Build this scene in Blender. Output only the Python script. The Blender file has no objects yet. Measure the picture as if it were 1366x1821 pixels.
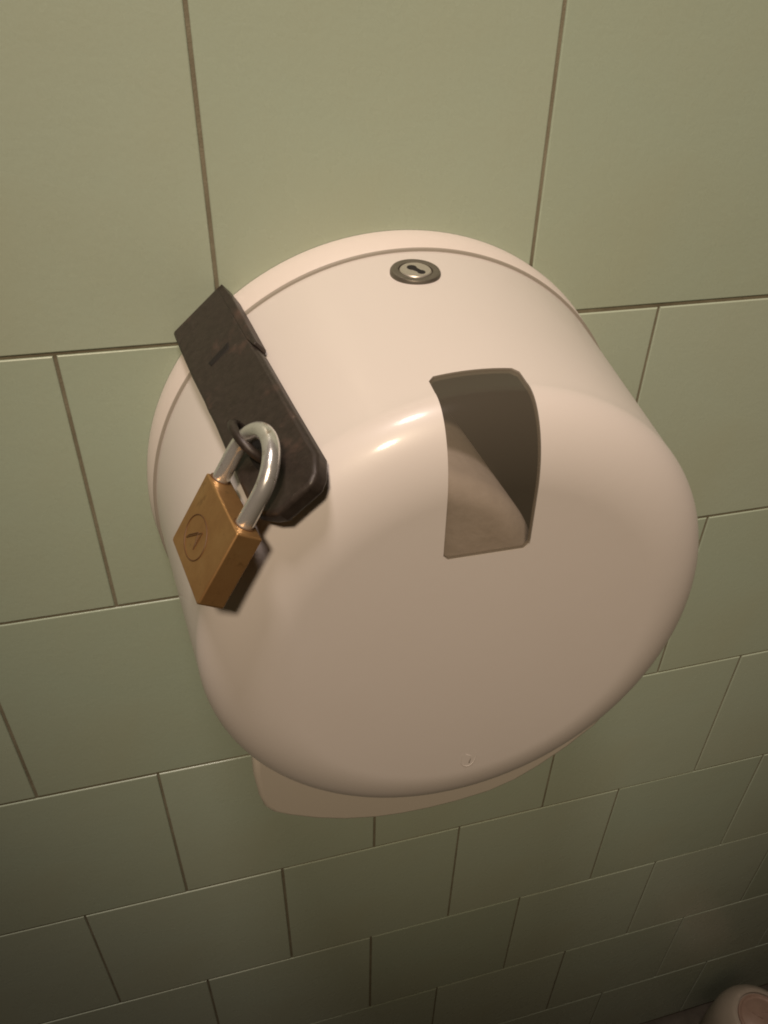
import bpy, bmesh, math, random
from mathutils import Vector, Matrix
random.seed(7)
S = bpy.context.scene
C = bpy.context.collection
U = 0.15                      # one wall tile, metres
ZF = 6.95 * U                 # height of the first full joint above the floor


def W(x, y, z):
    """tile units -> metres (z measured from the first joint)"""
    return Vector((x * U, y * U, z * U + ZF))


# ------------------------------------------------------------------ camera
cam = bpy.data.cameras.new('camera')
cam_o = bpy.data.objects.new('camera', cam)
C.objects.link(cam_o)
cam_o.location = W(-0.09436821, -2.23211134, 0.89253262)
cam_o.rotation_euler = (math.radians(55.08608937), math.radians(-1.01415986), math.radians(-14.78104701))
cam.sensor_fit = 'VERTICAL'
cam.sensor_height = 24.0
cam.lens = 24.0 * 1331.848 / 1821.0
cam.clip_start = 0.01
cam.clip_end = 50
S.camera = cam_o
S.render.resolution_x, S.render.resolution_y = 768, 1024

# ------------------------------------------------------------------ light
world = bpy.data.worlds.new('World')
S.world = world
world.use_nodes = True
bg = world.node_tree.nodes['Background']
bg.inputs['Color'].default_value = (1.0, 0.70, 0.36, 1)
bg.inputs['Strength'].default_value = 0.032

# a ceiling spot behind the photographer and a frosted ceiling fitting nearly overhead
lamp = bpy.data.lights.new('ceiling_spot', 'SPOT')
lamp.energy = 97
lamp.color = (1.0, 0.79, 0.575)
lamp.shadow_soft_size = 0.11
lamp.spot_size = math.radians(29.5)
lamp.spot_blend = 1.0
lamp_o = bpy.data.objects.new('ceiling_spot', lamp)
C.objects.link(lamp_o)
lamp_o.location = (-0.39, -1.386, 2.405)
aim = W(1.02, 0, -0.02)
lamp_o.rotation_euler = (aim - lamp_o.location).to_track_quat('-Z', 'Y').to_euler()

over = bpy.data.lights.new('ceiling_fitting', 'AREA')
over.shape = 'DISK'
over.size = 0.28
over.energy = 11
over.color = (1.0, 0.835, 0.755)
over_o = bpy.data.objects.new('ceiling_fitting', over)
C.objects.link(over_o)
over_o.location = (-0.12, -0.36, 2.40)

S.view_settings.view_transform = 'Standard'
S.view_settings.look = 'None'
S.view_settings.exposure = 0.08
S.view_settings.gamma = 1.0
S.cycles.filter_width = 1.9
S.cycles.max_bounces = 8
S.cycles.transparent_max_bounces = 8


# ------------------------------------------------------------------ helpers
def obj(name, mesh, mat=None, parent=None):
    o = bpy.data.objects.new(name, mesh)
    C.objects.link(o)
    if mat is not None and not mesh.materials:
        mesh.materials.append(mat)
    if parent is not None:
        o.parent = parent
    return o


def thing(name, label, cat, loc=(0, 0, 0)):
    o = bpy.data.objects.new(name, None)
    o.empty_display_size = 0.02
    C.objects.link(o)
    o.location = loc
    o['label'] = label
    o['category'] = cat
    return o


def bm_mesh(name, bm, smooth=True, angle=None):
    bmesh.ops.recalc_face_normals(bm, faces=bm.faces)
    me = bpy.data.meshes.new(name)
    bm.to_mesh(me)
    bm.free()
    for p in me.polygons:
        p.use_smooth = smooth
    if smooth and angle is not None:
        me.set_sharp_from_angle(angle=math.radians(angle))
    return me


def lathe(bm, prof, center, axis, n=64, u=None, cap=True):
    """revolve [(d along axis, r)] about axis through center"""
    axis = Vector(axis).normalized()
    u = Vector(u) if u is not None else axis.orthogonal()
    u = (u - axis * u.dot(axis)).normalized()
    v = axis.cross(u)
    rings = []
    for d, r in prof:
        if r < 1e-6:
            rings.append([bm.verts.new(center + axis * d)])
        else:
            rings.append([bm.verts.new(center + axis * d + u * (r * math.cos(t)) + v * (r * math.sin(t)))
                          for t in (2 * math.pi * k / n for k in range(n))])
    for a, b in zip(rings, rings[1:]):
        for k in range(n):
            k2 = (k + 1) % n
            if len(a) == 1 and len(b) == 1:
                continue
            if len(a) == 1:
                bm.faces.new((a[0], b[k2], b[k]))
            elif len(b) == 1:
                bm.faces.new((a[k], a[k2], b[0]))
            else:
                bm.faces.new((a[k], a[k2], b[k2], b[k]))
    return rings


def tube(bm, pts, r, n=14, closed=False, caps=True):
    pts = [Vector(p) for p in pts]
    m = len(pts)
    rings = []
    nrm = None
    for i, p in enumerate(pts):
        if closed:
            t = pts[(i + 1) % m] - pts[i - 1]
        else:
            t = pts[min(i + 1, m - 1)] - pts[max(i - 1, 0)]
        t.normalize()
        if nrm is None:
            nrm = t.orthogonal().normalized()
        nrm = (nrm - t * nrm.dot(t)).normalized()
        b = t.cross(nrm)
        rr = r[i] if isinstance(r, (list, tuple)) else r
        rings.append([bm.verts.new(p + nrm * (rr * math.cos(2 * math.pi * k / n)) + b * (rr * math.sin(2 * math.pi * k / n)))
                      for k in range(n)])
    seq = list(zip(rings, rings[1:]))
    if closed:
        seq.append((rings[-1], rings[0]))
    for a, c in seq:
        for k in range(n):
            bm.faces.new((a[k], a[(k + 1) % n], c[(k + 1) % n], c[k]))
    if caps and not closed:
        bm.faces.new(rings[0][::-1])
        bm.faces.new(rings[-1])


def prism(bm, outline, z0, z1, M):
    """outline [(x,y)] extruded z0..z1, mapped by M(x,y,z)->Vector"""
    lo = [bm.verts.new(M(x, y, z0)) for x, y in outline]
    hi = [bm.verts.new(M(x, y, z1)) for x, y in outline]
    n = len(outline)
    bm.faces.new(lo[::-1])
    bm.faces.new(hi)
    for k in range(n):
        bm.faces.new((lo[k], lo[(k + 1) % n], hi[(k + 1) % n], hi[k]))


# ------------------------------------------------------------------ materials
class Mat:
    def __init__(s, name, base, rough=0.4, metal=0.0, coat=0.0, spec=0.5):
        s.m = bpy.data.materials.new(name)
        s.m.use_nodes = True
        s.t = s.m.node_tree
        s.n = s.t.nodes
        s.b = s.n['Principled BSDF']
        s.b.inputs['Base Color'].default_value = (*base, 1)
        s.b.inputs['Roughness'].default_value = rough
        s.b.inputs['Metallic'].default_value = metal
        s.b.inputs['Coat Weight'].default_value = coat
        s.b.inputs['Coat Roughness'].default_value = 0.12
        s.b.inputs['Specular IOR Level'].default_value = spec
        s.co = s.n.new('ShaderNodeTexCoord')

    def noise(s, scale, detail=4, rough=0.55, coord='Object'):
        x = s.n.new('ShaderNodeTexNoise')
        x.inputs['Scale'].default_value = scale
        x.inputs['Detail'].default_value = detail
        x.inputs['Roughness'].default_value = rough
        s.t.links.new(s.co.outputs[coord], x.inputs['Vector'])
        return x.outputs['Fac']

    def ramp(s, fac, stops):
        r = s.n.new('ShaderNodeValToRGB')
        e = r.color_ramp.elements
        e[0].position, e[0].color = stops[0][0], (*stops[0][1], 1)
        e[1].position, e[1].color = stops[-1][0], (*stops[-1][1], 1)
        for p, c in stops[1:-1]:
            q = e.new(p)
            q.color = (*c, 1)
        s.t.links.new(fac, r.inputs['Fac'])
        return r.outputs['Color']

    def mix(s, fac, a, b, mode='MIX'):
        x = s.n.new('ShaderNodeMix')
        x.data_type = 'RGBA'
        x.blend_type = mode
        for i, val in ((0, fac), (6, a), (7, b)):
            if hasattr(val, 'is_linked'):
                s.t.links.new(val, x.inputs[i])
            elif i == 0:
                x.inputs[0].default_value = val
            else:
                x.inputs[i].default_value = (*val, 1)
        return x.outputs[2]

    def maprange(s, fac, a, b, lo, hi):
        x = s.n.new('ShaderNodeMapRange')
        x.inputs['From Min'].default_value = a
        x.inputs['From Max'].default_value = b
        x.inputs['To Min'].default_value = lo
        x.inputs['To Max'].default_value = hi
        s.t.links.new(fac, x.inputs['Value'])
        return x.outputs['Result']

    def color(s, sock):
        s.t.links.new(sock, s.b.inputs['Base Color'])

    def rough(s, sock):
        s.t.links.new(sock, s.b.inputs['Roughness'])

    def bump(s, sock, strength, dist=0.001):
        x = s.n.new('ShaderNodeBump')
        x.inputs['Strength'].default_value = strength
        x.inputs['Distance'].default_value = dist
        s.t.links.new(sock, x.inputs['Height'])
        s.t.links.new(x.outputs['Normal'], s.b.inputs['Normal'])


# sage green glazed wall tile: each tile a slightly different shade
m_tile = Mat('sage_tile_glaze', (0.38, 0.45, 0.30), 0.3, 0, 0.0)
oi = m_tile.n.new('ShaderNodeObjectInfo')
tint = m_tile.ramp(oi.outputs['Random'], [(0, (0.385, 0.465, 0.365)), (0.5, (0.415, 0.492, 0.390)), (1, (0.440, 0.512, 0.412))])
blotch = m_tile.noise(14, 5, 0.6)
speck = m_tile.noise(900, 2, 0.6)
c1 = m_tile.mix(m_tile.maprange(blotch, 0.35, 0.7, 0, 0.16), tint, (0.42, 0.40, 0.26))
c1 = m_tile.mix(m_tile.maprange(speck, 0.3, 0.7, 0.0, 0.10), c1, (0.30, 0.32, 0.20))
fleck = m_tile.noise(95, 1, 0.4)
c1 = m_tile.mix(m_tile.maprange(fleck, 0.80, 0.83, 0, 0.3), c1, (0.16, 0.12, 0.06))
streak = m_tile.noise(5, 6, 0.65)
c1 = m_tile.mix(m_tile.maprange(streak, 0.5, 0.75, 0, 0.22), c1, (0.36, 0.37, 0.24))
m_tile.color(c1)
m_tile.rough(m_tile.maprange(m_tile.noise(35, 4), 0.3, 0.7, 0.22, 0.34))
rip = m_tile.n.new('ShaderNodeMath')
rip.operation = 'MULTIPLY_ADD'
m_tile.t.links.new(m_tile.noise(28, 2, 0.5), rip.inputs[0])
rip.inputs[1].default_value = 2.2
m_tile.t.links.new(m_tile.noise(300, 3, 0.6), rip.inputs[2])
m_tile.bump(rip.outputs[0], 0.12, 0.0006)

m_grout = Mat('dirty_grout', (0.13, 0.105, 0.055), 0.9)
m_grout.color(m_grout.ramp(m_grout.noise(38, 8, 0.7), [(0.25, (0.135, 0.12, 0.08)), (0.5, (0.20, 0.18, 0.125)), (0.75, (0.27, 0.25, 0.18))]))
m_grout.bump(m_grout.noise(1500, 3), 0.4, 0.0005)

m_floor = Mat('dark_floor', (0.07, 0.06, 0.045), 0.45)
m_floor.color(m_floor.ramp(m_floor.noise(40, 6), [(0.3, (0.05, 0.042, 0.03)), (0.7, (0.11, 0.095, 0.07))]))

m_white = Mat('white_enamel', (0.80, 0.77, 0.73), 0.33, 0, 0.26)
smudge = m_white.noise(9, 6, 0.6)
m_white.color(m_white.mix(m_white.maprange(smudge, 0.45, 0.75, 0, 0.25), (0.655, 0.610, 0.575), (0.61, 0.555, 0.505)))
m_white.rough(m_white.maprange(m_white.noise(22, 5), 0.3, 0.7, 0.36, 0.48))
m_white.bump(m_white.noise(120, 3, 0.6), 0.05, 0.0006)

m_tray = Mat('white_tray_plastic', (0.685, 0.625, 0.58), 0.45)
m_tray.bump(m_tray.noise(500, 2), 0.05, 0.0005)
m_lip = Mat('beige_lip_plastic', (0.66, 0.61, 0.53), 0.42)
m_inner = Mat('shaded_inside_plastic', (0.30, 0.27, 0.225), 0.6)  # grey puts the interior's shade into the colour of a white shell
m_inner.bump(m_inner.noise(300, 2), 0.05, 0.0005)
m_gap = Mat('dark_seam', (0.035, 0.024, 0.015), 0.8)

m_bezel = Mat('dull_nickel', (0.20, 0.18, 0.15), 0.42, 0.7)
m_bezel.rough(m_bezel.maprange(m_bezel.noise(400, 3), 0.3, 0.7, 0.35, 0.5))
m_plug = Mat('brushed_steel_plug', (0.62, 0.58, 0.52), 0.38, 0.75)
m_plug.bump(m_plug.noise(900, 2), 0.08, 0.0003)
m_black = Mat('keyhole_black', (0.008, 0.006, 0.005), 0.7)

m_iron = Mat('black_painted_iron', (0.04, 0.03, 0.024), 0.42, 0.15)
wear = m_iron.noise(38, 8, 0.65)
fine = m_iron.noise(330, 6, 0.7)
ci = m_iron.ramp(fine, [(0.3, (0.024, 0.018, 0.0145)), (0.7, (0.043, 0.033, 0.027))])
ci = m_iron.mix(m_iron.maprange(wear, 0.58, 0.74, 0, 0.7), ci, (0.12, 0.072, 0.055))
chips = m_iron.noise(420, 3, 0.7)
ci = m_iron.mix(m_iron.maprange(chips, 0.68, 0.76, 0, 0.6), ci, (0.16, 0.125, 0.105))
m_iron.color(ci)
m_iron.rough(m_iron.maprange(wear, 0.3, 0.7, 0.36, 0.56))
m_iron.bump(m_iron.noise(150, 7, 0.65), 0.22, 0.0012)

m_brass = Mat('aged_brass', (0.46, 0.235, 0.06), 0.45, 0.85)
bs = m_brass.noise(55, 7, 0.62)
cb = m_brass.ramp(bs, [(0.3, (0.42, 0.235, 0.095)), (0.55, (0.55, 0.325, 0.135)), (0.8, (0.66, 0.42, 0.19))])
cb = m_brass.mix(m_brass.maprange(m_brass.noise(140, 5, 0.7), 0.60, 0.78, 0, 0.7), cb, (0.15, 0.07, 0.02))
m_brass.color(cb)
m_brass.rough(m_brass.maprange(bs, 0.3, 0.7, 0.55, 0.42))
m_brass.bump(m_brass.noise(600, 4, 0.6), 0.12, 0.0004)
m_brass_dark = Mat('dark_brass_mark', (0.10, 0.05, 0.016), 0.6, 0.0)  # darker brass in place of engraved grooves, also on the shackle collars

m_chrome = Mat('worn_chrome', (0.80, 0.77, 0.72), 0.16, 0.8)
ch = m_chrome.noise(260, 5, 0.65)
m_chrome.color(m_chrome.ramp(ch, [(0.28, (0.42, 0.36, 0.30)), (0.42, (0.76, 0.76, 0.74)), (0.8, (0.84, 0.84, 0.82))]))
m_chrome.rough(m_chrome.maprange(ch, 0.3, 0.7, 0.30, 0.18))

m_paper = Mat('toilet_paper', (0.78, 0.68, 0.60), 0.95, spec=0.1)
m_paper.bump(m_paper.noise(180, 4), 0.3, 0.001)
m_paper.color(m_paper.ramp(m_paper.noise(90, 6, 0.7), [(0.3, (0.72, 0.66, 0.61)), (0.7, (0.84, 0.78, 0.73))]))
m_core = Mat('cardboard_core', (0.33, 0.24, 0.15), 0.9)

m_can = Mat('white_pot_plastic', (0.42, 0.36, 0.28), 0.36, 0, 0.15)
m_lid = Mat('pinkish_lid_plastic', (0.56, 0.40, 0.31), 0.42)
m_lid.color(m_lid.ramp(m_lid.noise(60, 5), [(0.3, (0.34, 0.225, 0.165)), (0.7, (0.43, 0.30, 0.225))]))

# smoked acrylic pane: tinted see-through sheet with a surface sheen
m_pane = bpy.data.materials.new('smoked_acrylic')
m_pane.use_nodes = True
t = m_pane.node_tree
t.nodes.clear()
out = t.nodes.new('ShaderNodeOutputMaterial')
tr = t.nodes.new('ShaderNodeBsdfTransparent')
tr.inputs['Color'].default_value = (0.84, 0.80, 0.75, 1)
gl = t.nodes.new('ShaderNodeBsdfGlossy')
gl.inputs['Roughness'].default_value = 0.16
gl.inputs['Color'].default_value = (0.9, 0.9, 0.9, 1)
df = t.nodes.new('ShaderNodeBsdfDiffuse')
df.inputs['Color'].default_value = (0.19, 0.168, 0.13, 1)
m0 = t.nodes.new('ShaderNodeMixShader')
m0.inputs[0].default_value = 0.34
m1 = t.nodes.new('ShaderNodeMixShader')
lw = t.nodes.new('ShaderNodeLayerWeight')
pw = t.nodes.new('ShaderNodeMath')
pw.operation = 'POWER'
t.links.new(lw.outputs['Facing'], pw.inputs[0])
pw.inputs[1].default_value = 4.0
fr = t.nodes.new('ShaderNodeMath')
fr.operation = 'MULTIPLY_ADD'
t.links.new(pw.outputs[0], fr.inputs[0])
fr.inputs[1].default_value = 0.7
fr.inputs[2].default_value = 0.035
t.links.new(tr.outputs[0], m0.inputs[1])
t.links.new(df.outputs[0], m0.inputs[2])
t.links.new(fr.outputs[0], m1.inputs[0])
t.links.new(m0.outputs[0], m1.inputs[1])
t.links.new(gl.outputs[0], m1.inputs[2])
t.links.new(m1.outputs[0], out.inputs['Surface'])

# ------------------------------------------------------------------ setting: tiled wall and floor
TH = 0.98781
X0, X1, ZT = -3.6, 7.0, 2.0
bm = bmesh.new()
a, b = W(X0, 0.0060, -7.05), W(X1, 0.35, ZT)
bmesh.ops.create_cube(bm, size=1, matrix=Matrix.Translation((a + b) / 2) @ Matrix.Diagonal((b.x - a.x, b.y - a.y, b.z - a.z, 1)))
wall = obj('wall', bm_mesh('wall', bm, False), m_grout.m)
wall['kind'] = 'structure'
wall['label'] = 'wall of sage green square tiles laid in half bond with dark grout'


def tile_mesh():
    """a square glazed tile with softly rounded front edges; front face on y = 0"""
    g = 0.0058 * U                       # half a joint
    w, h = U / 2 - g, TH * U / 2 - g
    bm = bmesh.new()
    rings = []
    for dx, y in ((0.0, 0.0045), (0.0, 0.0006), (0.0002, 0.00022), (0.0006, 0.0)):
        rings.append([bm.verts.new((sx * (w - dx), y, sz * (h - dx))) for sx, sz in ((-1, -1), (1, -1), (1, 1), (-1, 1))])
    for r0, r1 in zip(rings, rings[1:]):
        for k in range(4):
            bm.faces.new((r0[k], r0[(k + 1) % 4], r1[(k + 1) % 4], r1[k]))
    front = bm.faces.new(rings[-1])
    bmesh.ops.recalc_face_normals(bm, faces=bm.faces)
    if front.normal.y > 0:
        bmesh.ops.reverse_faces(bm, faces=bm.faces)
    me = bpy.data.meshes.new('tile')
    bm.to_mesh(me)
    bm.free()
    return me


tile_me = tile_mesh()
tile_me.materials.append(m_tile.m)
OFF = {-1: 0.5, 0: 0.0, 1: -0.488, 2: 0.0097, 3: -0.4894, 4: 0.0051, 5: -0.4995, 6: -0.0065, 7: 0.5}
TILES = []
for row in range(-1, 8):                 # row 0 is above the first joint
    zc = (0.5 - row) * TH
    zmin = -row * TH
    # visible strip of this row, with a margin of about one tile
    lo = -1.9 - 0.1 * row if row > 1 else -1.6
    hi = {-1: 3.0, 0: 3.0, 1: 3.3, 2: 3.6, 3: 4.1, 4: 4.6, 5: 5.2, 6: 5.9, 7: 6.4}[row]
    x = OFF[row] + math.floor(lo - OFF[row]) + 0.5
    while x < hi:
        o = obj('tile', tile_me, None, wall)
        o.location = W(x, 0, zc) + Vector((random.uniform(-1, 1) * 0.0002, random.uniform(0, 1) * 0.00025, random.uniform(-1, 1) * 0.0002))
        o.rotation_euler = (random.gauss(0, 0.0011), random.gauss(0, 0.0006), random.gauss(0, 0.0011))
        TILES.append(o)
        x += 1

bm = bmesh.new()
a, b = W(-6, -5.0, 0), W(9, 0.0, 0)
vs = [bm.verts.new((px, py, 0)) for px, py in ((a.x, a.y), (b.x, a.y), (b.x, 0.006), (a.x, 0.006))]
bm.faces.new(vs)
floor = obj('floor', bm_mesh('floor', bm, False), m_floor.m)
floor['kind'] = 'structure'

# ------------------------------------------------------------------ paper dispenser
CX, CZ = 0.543, -0.540
AX = Vector((0, -1, 0))
disp = thing('paper_dispenser', 'round white toilet paper dispenser with a small window, fixed to the tiled wall', 'dispenser', W(CX, 0, CZ))
disp_inv = Matrix.Translation(-W(CX, 0, CZ))


def local(me, origin):
    me.transform(Matrix.Translation(-origin))
    return me


DO = W(CX, 0, CZ)
# back tray: flared rim, inner wall and lip that carries the cover
bm = bmesh.new()
lathe(bm, [(0.0002 * 1, 0.842 * U), (0.004, 0.842 * U), (0.0075, 0.836 * U), (0.0985 * U - 0.0006, 0.8195 * U), (0.0985 * U, 0.8165 * U),
           (0.0985 * U, 0.800 * U), (0.019, 0.796 * U), (0.019, 0.778 * U), (0.004, 0.775 * U), (0.004, 0.0)],
      Vector(), AX, 160)
tray = obj('back_tray', bm_mesh('back_tray', bm, True, 35), m_tray.m, disp)
# sheet over the tray's inside face, shade painted in as grey
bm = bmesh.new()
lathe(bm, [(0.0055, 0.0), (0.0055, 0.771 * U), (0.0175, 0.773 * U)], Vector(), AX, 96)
obj('tray_inside_shade', bm_mesh('tray_inside_shade', bm, True, 35), m_inner.m, disp)
# near-black ring behind the seam, painting the shade in the gap
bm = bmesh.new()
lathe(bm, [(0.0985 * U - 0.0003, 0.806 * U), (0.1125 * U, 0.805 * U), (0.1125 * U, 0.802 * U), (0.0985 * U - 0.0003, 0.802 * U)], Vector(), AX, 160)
obj('seam_shade', bm_mesh('seam_shade', bm, True, 35), m_gap.m, disp)
# spindle
bm = bmesh.new()
lathe(bm, [(0.006, 0.012), (0.035, 0.011), (0.037, 0.010), (0.038, 0.0085), (0.038, 0)], Vector(), AX, 32)
obj('spindle', bm_mesh('spindle', bm, True, 35), m_tray.m, disp)

D0, R0, DS, RS, DF, RE = 0.1105, 0.8176, 0.806, 0.714, 0.936, 0.50
SH = -0.024


def cover_profile():
    pr = []
    n = 22
    pr.append((D0 + 0.006, R0 - 0.006))
    pr.append((D0, R0 - 0.0025))
    pr.append((D0 + 0.0015, R0 - 0.0005))
    for i in range(1, n + 1):
        k = i / n
        pr.append((D0 + (DS - D0) * k, R0 + (RS - R0) * k))
    n = 26
    for i in range(1, n + 1):
        a = math.pi / 2 * i / n
        pr.append((DS + (DF - DS) * math.sin(a), RE + (RS - RE) * math.cos(a)))
    for r in (0.44, 0.38, 0.32, 0.26, 0.20, 0.14, 0.08, 0.03):
        pr.append((DF + 0.006 * (1 - (r / RE) ** 2) * 0.6, r))
    return pr


WX0, WX1, WD, WZ = 0.411, 0.631, 0.748, -0.2095     # window cut


def cover_shell(inset, n_th=320):
    bm = bmesh.new()
    rings = []
    for d, r in cover_profile():
        r2 = max(r, 0.0)
        k = max(0, d - 0.105)
        rings.append([bm.verts.new(((CX + SH * k + r2 * math.cos(t)) * U, -d * U, (CZ + r2 * math.sin(t)) * U))
                      for t in (2 * math.pi * j / n_th for j in range(n_th))])
    for A, B in zip(rings, rings[1:]):
        for k in range(n_th):
            bm.faces.new((A[k], A[(k + 1) % n_th], B[(k + 1) % n_th], B[k]))
    bm.faces.new(rings[-1])
    bmesh.ops.recalc_face_normals(bm, faces=bm.faces)
    bm.normal_update()
    if inset:
        off = {v: v.normal.copy() for v in bm.verts}
        for v, nn in off.items():
            v.co -= nn * inset
    return bm


def near_window(bm):
    f = [f for f in bm.faces if (WX0 - 0.12) * U < f.calc_center_median().x < (WX1 + 0.12) * U and f.calc_center_median().z > (WZ - 0.1) * U
         and -f.calc_center_median().y > (WD - 0.1) * U]
    vs = {v for q in f for v in q.verts}
    es = {e for q in f for e in q.edges}
    return list(vs) + list(es) + f


def cut(bm, co, no):
    bmesh.ops.bisect_plane(bm, geom=near_window(bm), dist=1e-7, plane_co=co, plane_no=no)


CH = 0.014 * U


def inside_window(c, grow=0.0):
    x, d, z = c.x, -c.y, c.z
    g = grow
    if not (WX0 * U - g < x < WX1 * U + g and d > WD * U - g and z > WZ * U - g):
        return False
    # clipped corners
    if z > 0.05 * U:
        for ax, sg in ((WX0, 1), (WX1, -1)):
            if sg * (x - ax * U) + (d - WD * U) < CH:
                return False
            q1, q2 = sg * (x - ax * U), d - WD * U
    if -c.y > (DF - 0.02) * U:
        for ax, sg in ((WX0, 1), (WX1, -1)):
            if sg * (x - ax * U) + (z - WZ * U) < CH:
                return False
    return True


def window_cuts(bm):
    cut(bm, (WX0 * U, 0, 0), (1, 0, 0))
    cut(bm, (WX1 * U, 0, 0), (1, 0, 0))
    cut(bm, (0, -WD * U, 0), (0, 1, 0))
    cut(bm, (0, 0, WZ * U), (0, 0, 1))
    for ax, sg in ((WX0, 1), (WX1, -1)):
        cut(bm, (ax * U + sg * CH, -WD * U, 0), Vector((sg, -1, 0)).normalized())
        cut(bm, (ax * U + sg * CH, 0, WZ * U), Vector((sg, 0, 1)).normalized())


bm = cover_shell(0)
window_cuts(bm)
bmesh.ops.delete(bm, geom=[f for f in bm.faces if inside_window(f.calc_center_median())], context='FACES')
for e in bm.edges:
    if e.is_boundary:
        e.smooth = False
me = bm_mesh('cover', bm, True)
me.transform(Matrix.Translation(Vector((0, 0, ZF)) - DO))
cover = obj('cover', me, m_white.m, disp)
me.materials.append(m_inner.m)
md = cover.modifiers.new('thickness', 'SOLIDIFY')
md.thickness = 0.0022
md.offset = -1
md.use_even_offset = True
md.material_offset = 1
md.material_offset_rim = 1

# smoked window pane, let into the opening almost flush with the cover skin
bm = cover_shell(0.0006, 320)
window_cuts(bm)
bmesh.ops.delete(bm, geom=[f for f in bm.faces if not inside_window(f.calc_center_median())], context='FACES')
me = bm_mesh('window_pane', bm, True)
me.transform(Matrix.Translation(Vector((0, 0, ZF)) - DO))
pane = obj('window_pane', me, m_pane, disp)

# key lock on top of the cover
lc = Vector(((0.5265 - CX) * U, -0.2605 * U, 0.7945 * U))
ln = Vector((0, -0.147, 0.989)).normalized()
lu = Vector((1, 0, 0))
lock = obj('lock', bm_mesh('lock', (lambda b: (lathe(b, [(-0.003, 0.0705 * U), (0.0006, 0.0705 * U), (0.0014, 0.067 * U), (0.0017, 0.060 * U), (0.0013, 0.0485 * U),
           (0.0004, 0.0470 * U), (0.0004, 0)], lc, ln, 64, lu), b)[1])(bmesh.new()), True, 40), m_bezel.m, disp)
plug = obj('cylinder_plug', bm_mesh('cylinder_plug', (lambda b: (lathe(b, [(0.0003, 0.0440 * U), (0.0012, 0.0440 * U), (0.0016, 0.0415 * U), (0.0016, 0)], lc, ln, 48, lu), b)[1])(bmesh.new()), True, 40), m_plug.m, lock)
lv = ln.cross(lu)
ang = math.radians(-58)


def keyM(x, y, z):
    c, s = math.cos(ang), math.sin(ang)
    return lc + lu * (x * c - y * s) + lv * (x * s + y * c) + ln * z


bm = bmesh.new()
outl = []
for cxk, rk, t0, t1 in ((-0.0021, 0.0021, 40, 320), (0.0032, 0.0017, 220, 500)):
    for i in range(13):
        tt = math.radians(t0 + (t1 - t0) * i / 12)
        outl.append((cxk + rk * math.cos(tt), rk * math.sin(tt)))
prism(bm, outl, 0.0012, 0.00172, keyM)
obj('keyhole', bm_mesh('keyhole', bm, False), m_black.m, lock)

# added plate for a pale ghost edge below the cover, leaning to dim it
bm = bmesh.new()
LN = Vector((0, -1, -0.178)).normalized()


def lipM(x, z, t):
    P = Vector((x, -(0.82 - 0.178 * (-1.0 - z)), z)) - LN * t
    return W(P.x, P.y, P.z) - DO


lip_pts = [(1.10, -0.80), (1.125, -0.93), (1.120, -1.05), (1.085, -1.17), (1.01, -1.295), (0.925, -1.40), (0.845, -1.475), (0.75, -1.525), (0.63, -1.548), (0.512, -1.554),
           (0.41, -1.547), (0.314, -1.528), (0.197, -1.483), (0.098, -1.425), (0.004, -1.352), (-0.041, -1.306), (-0.065, -1.256), (-0.077, -1.179), (-0.085, -1.044), (-0.080, -0.93), (-0.04, -0.84), (0.3, -0.80)]
prism(bm, lip_pts, 0.0, 0.10, lipM)
lip = obj('added_lip', bm_mesh('added_lip', bm, True, 40), m_lip.m, disp)
md = lip.modifiers.new('soft_edges', 'BEVEL')
md.width = 0.003
md.segments = 4
md.limit_method = 'ANGLE'
md.angle_limit = math.radians(40)

# small moulded marks on the front: a centre pip and a faint oval emblem low down
bm = bmesh.new()
pip = Vector(((0.531 - CX) * U, -(DF + 0.0036) * U + 0.0003, (-0.546 - CZ) * U))
lathe(bm, [(-0.0006, 0.0016), (0.0002, 0.0014), (0.0004, 0)], pip, AX, 20)
obj('moulded_pip', bm_mesh('moulded_pip', bm, True, 40), m_white.m, disp)
bm = bmesh.new()
em = Vector(((0.543 - CX) * U, -(DF + 0.0006) * U + 0.00029, (-0.985 - CZ) * U))
tube(bm, [em + Vector((0.0036 * math.cos(k * math.pi / 14), 0, 0.0062 * math.sin(k * math.pi / 14))) for k in range(28)], 0.0004, 6, True)
tube(bm, [em + Vector(q) for q in ((-0.0016, 0, 0.003), (0.0014, 0, 0.0005), (0.0006, 0, -0.004))], 0.0004, 6)
obj('moulded_emblem', bm_mesh('moulded_emblem', bm, True), m_white.m, disp)

# ------------------------------------------------------------------ toilet roll inside
rc = W(0.345, -0.27, -0.375)
roll = thing('toilet_roll', 'part used paper roll seen through the window of the white dispenser', 'toilet roll', rc)
bm = bmesh.new()
rr, rd = 0.362 * U, 0.615 * U
prof = [(0, 0.09 * U), (0, rr - 0.002), (0.001, rr)]
RB = 0.009
for i in range(9):
    q = math.pi / 2 * i / 8
    prof.append((rd - RB + RB * math.sin(q), rr - RB + RB * math.cos(q)))
n = 26
for i in range(1, n):                     # faint winding ridges on the end face
    r = rr - RB - (rr - RB - 0.09 * U) * (i + random.uniform(-0.3, 0.3)) / n
    prof.append((rd + random.uniform(-0.00007, 0.00007), r))
prof += [(rd, 0.09 * U), (0, 0.09 * U)]
lathe(bm, prof, Vector(), AX, 96)
obj('paper', bm_mesh('paper', bm, True, 40), m_paper.m, roll)
bm = bmesh.new()
lathe(bm, [(0.0, 0.089 * U), (rd - 0.0005, 0.089 * U), (rd - 0.0005, 0.08 * U), (0, 0.08 * U), (0, 0.089 * U)], Vector(), AX, 48)
obj('core', bm_mesh('core', bm, True, 40), m_core.m, roll)

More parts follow.
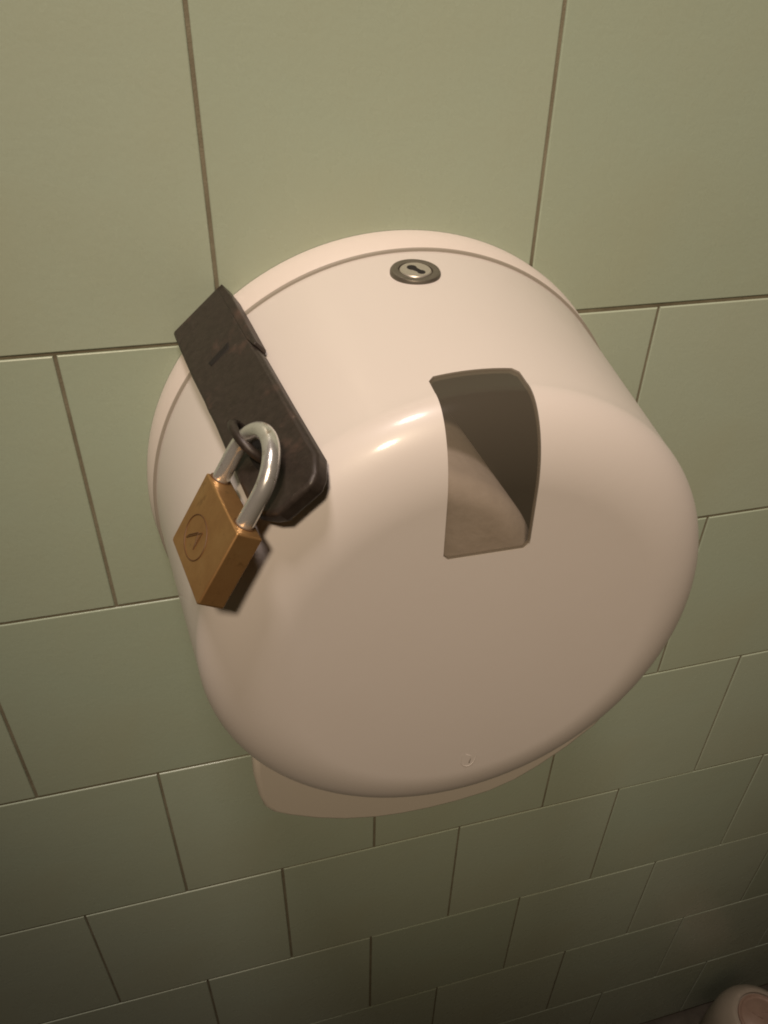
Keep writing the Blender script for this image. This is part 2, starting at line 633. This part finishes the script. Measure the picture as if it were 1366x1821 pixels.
# ------------------------------------------------------------------ hasp strap over the cover
tc = math.radians(130.5)
al = math.atan(0.1475)
RAD = Vector((math.cos(tc), 0, math.sin(tc)))
TAN = Vector((-math.sin(tc), 0, math.cos(tc)))
SA = math.cos(al) * Vector((0, -1, 0)) - math.sin(al) * RAD
SN = math.cos(al) * RAD + math.sin(al) * Vector((0, -1, 0))
SC = Vector((0.543, 0, -0.54)) + RAD * (0.818 + 0.105 * 0.1475) + SN * 0.055


def SM(a, w, e):
    P = SC + SA * a + TAN * w + SN * e
    return W(P.x, P.y, P.z)


HO = SM(0.5, 0, -0.05)
hasp = thing('hasp', 'dark worn iron hasp strap lying over the upper left of the dispenser', 'hasp', HO)


def hobj(name, bm, mat, parent=hasp, angle=30, bevel=None):
    me = bm_mesh(name, bm, True, angle)
    me.transform(Matrix.Translation(-HO))
    o = obj(name, me, mat, parent)
    if bevel:
        md = o.modifiers.new('soft_edges', 'BEVEL')
        md.width = bevel
        md.segments = 3
        md.limit_method = 'ANGLE'
        md.angle_limit = math.radians(40)
    return o


# main strap: two wavy long edges, clipped lower corners, a slot for the staple
bm = bmesh.new()
outl = [(-0.012, -0.060), (0.20, -0.062), (0.40, -0.074), (0.43, -0.078), (0.66, -0.088), (0.895, -0.100), (0.945, -0.080), (0.962, -0.060),
        (0.962, 0.036), (0.944, 0.060), (0.905, 0.092), (0.80, 0.099), (0.66, 0.106), (0.534, 0.112), (0.47, 0.118), (0.414, 0.121), (0.276, 0.133), (0.12, 0.142), (-0.006, 0.148)]
prism(bm, outl, -0.044, 0.0, SM)
strap = hobj('strap', bm, m_iron.m, bevel=0.0016)
# raised hinge leaf at the wall end
bm = bmesh.new()
outl = [(0.0, -0.064), (0.10, -0.075), (0.25, -0.080), (0.385, -0.084), (0.392, -0.080), (0.392, -0.074), (0.34, -0.062), (0.22, -0.056), (0.05, -0.048), (0.004, -0.05)]
prism(bm, outl, -0.040, 0.0022, SM)
hobj('hinge_leaf', bm, m_iron.m, bevel=0.0009)
# slit across the strap
bm = bmesh.new()
prism(bm, [(0.282, -0.012), (0.313, -0.006), (0.316, 0.062), (0.292, 0.068)], -0.01, 0.0016, SM)
hobj('slit', bm, m_black.m, bevel=0.0004)
# slot (dark) and the staple standing in it
bm = bmesh.new()
prism(bm, [(0.745 + 0.085 * math.cos(2 * math.pi * k / 28), 0.020 + 0.030 * math.sin(2 * math.pi * k / 28)) for k in range(28)], -0.01, 0.0012, SM)
hobj('slot', bm, m_black.m)
bm = bmesh.new()
pts = []
for k in range(23):
    tt = math.pi * k / 22
    pts.append(SM(0.732 - 0.070 * math.cos(tt), 0.036 - 0.020 * k / 22, 0.006 + 0.062 * math.sin(tt) ** 0.8))
pts = [SM(0.662, 0.037, -0.03)] + pts + [SM(0.802, 0.016, -0.03)]
tube(bm, pts, 0.0017, 12)
hobj('staple', bm, m_iron.m)

# ------------------------------------------------------------------ padlock
PA = Vector((-0.09885, -0.75060, -0.00475))
PU = Vector((0.173057, -0.984912, -0.000252))
PV = Vector((-0.530716, -0.093036, -0.842428))
PN = Vector((-0.829694, -0.145921, 0.538809))
LW, LH, LT = 0.25, 0.188, 0.060


def PM(u, v, n):
    P = PA + PU * u + PV * v + PN * n
    return W(P.x, P.y, P.z)


PO = PM(LW / 2, LH / 2, -LT / 2)
padlock = thing('padlock', 'brass padlock with chrome shackle hanging from the iron hasp', 'padlock', PO)


def pobj(name, bm, mat, parent=padlock, angle=30, bevel=None):
    me = bm_mesh(name, bm, True, angle)
    me.transform(Matrix.Translation(-PO))
    o = obj(name, me, mat, parent)
    if bevel:
        md = o.modifiers.new('soft_edges', 'BEVEL')
        md.width = bevel
        md.segments = 3
        md.limit_method = 'ANGLE'
        md.angle_limit = math.radians(40)
    return o


bm = bmesh.new()
prism(bm, [(0, 0), (0, LH * 0.97), (0.006, LH), (LW - 0.006, LH), (LW, LH * 0.97), (LW, 0)], -LT, 0, PM)
body = pobj('body', bm, m_brass.m, bevel=0.0011)
# shackle
u0, u1, st = 0.014, 0.206, 0.072
uc, ur = (u0 + u1) / 2, (u1 - u0) / 2
pts = [PM(u0, 0.03, -LT / 2), PM(u0, 0.0, -LT / 2), PM(u0, -st * 0.5, -LT / 2), PM(u0, -st, -LT / 2)]
for k in range(1, 24):
    tt = math.pi * k / 24
    pts.append(PM(uc - ur * math.cos(tt), -st - ur * math.sin(tt), -LT / 2))
pts += [PM(u1, -st, -LT / 2), PM(u1, -st * 0.5, -LT / 2), PM(u1, 0, -LT / 2), PM(u1, 0.03, -LT / 2)]
bm = bmesh.new()
tube(bm, pts, 0.0197 * U, 24)
pobj('shackle', bm, m_chrome.m)
# dark collars where the shackle enters the body
for uu in (u0, u1):
    bm = bmesh.new()
    lathe(bm, [(-0.001, 0.0245 * U), (0.0002, 0.0240 * U), (0.0002, 0.019 * U)], PM(uu, 0, -LT / 2), -PV, 28)
    pobj('shackle_hole', bm, m_brass_dark.m)
# emblem on the face: an oval ring with a triangular mark
bm = bmesh.new()
ring = []
for k in range(40):
    tt = 2 * math.pi * k / 40
    ring.append(PM(0.100 + 0.062 * math.cos(tt), 0.113 + 0.047 * math.sin(tt), 0.0002))
tube(bm, ring, 0.00028, 6, True)
for q in (((0.063, 0.138), (0.120, 0.088)), ((0.120, 0.088), (0.118, 0.134)), ((0.068, 0.128), (0.104, 0.097)), ((0.104, 0.097), (0.118, 0.134)), ((0.063, 0.138), (0.068, 0.128))):
    tube(bm, [PM(*q[0], 0.0002), PM(*q[1], 0.0002)], 0.00028, 6)
pobj('emblem', bm, m_brass_dark.m)

# ------------------------------------------------------------------ pot on the floor
kc = W(3.78, -0.455, -6.95)
can = thing('canister', 'small white plastic canister with ringed pinkish lid standing on the floor by the wall', 'canister', kc)
bm = bmesh.new()
Hc = 0.85 * U
lathe(bm, [(0.0, 0), (0.0, 0.345 * U), (0.003, 0.36 * U), (0.50 * Hc, 0.355 * U), (0.72 * Hc, 0.345 * U), (0.82 * Hc, 0.328 * U), (0.90 * Hc, 0.30 * U), (0.955 * Hc, 0.268 * U),
           (0.985 * Hc, 0.245 * U), (Hc, 0.225 * U), (Hc, 0.205 * U), (0.975 * Hc, 0.202 * U), (0.975 * Hc, 0)], Vector(), (0, 0, 1), 64)
obj('pot', bm_mesh('pot', bm, True, 50), m_can.m, can)
bm = bmesh.new()
z = 0.975 * Hc
lathe(bm, [(z, 0.196 * U), (z + 0.0022, 0.194 * U), (z + 0.0026, 0.18 * U), (z + 0.0012, 0.172 * U), (z + 0.0012, 0.155 * U), (z + 0.0022, 0.148 * U), (z + 0.0022, 0)], Vector(), (0, 0, 1), 48)
lid = obj('lid', bm_mesh('lid', bm, True, 50), m_lid.m, can)
bm = bmesh.new()
for q in (((-0.09, -0.02), (0.02, -0.08)), ((-0.06, 0.07), (0.0, 0.0)), ((0.02, 0.05), (0.09, 0.03))):
    tube(bm, [Vector((q[0][0] * U, q[0][1] * U, z + 0.0024)), Vector((q[1][0] * U, q[1][1] * U, z + 0.0024))], 0.0007, 6)
obj('lid_mark', bm_mesh('lid_mark', bm, True), m_lid.m, lid)
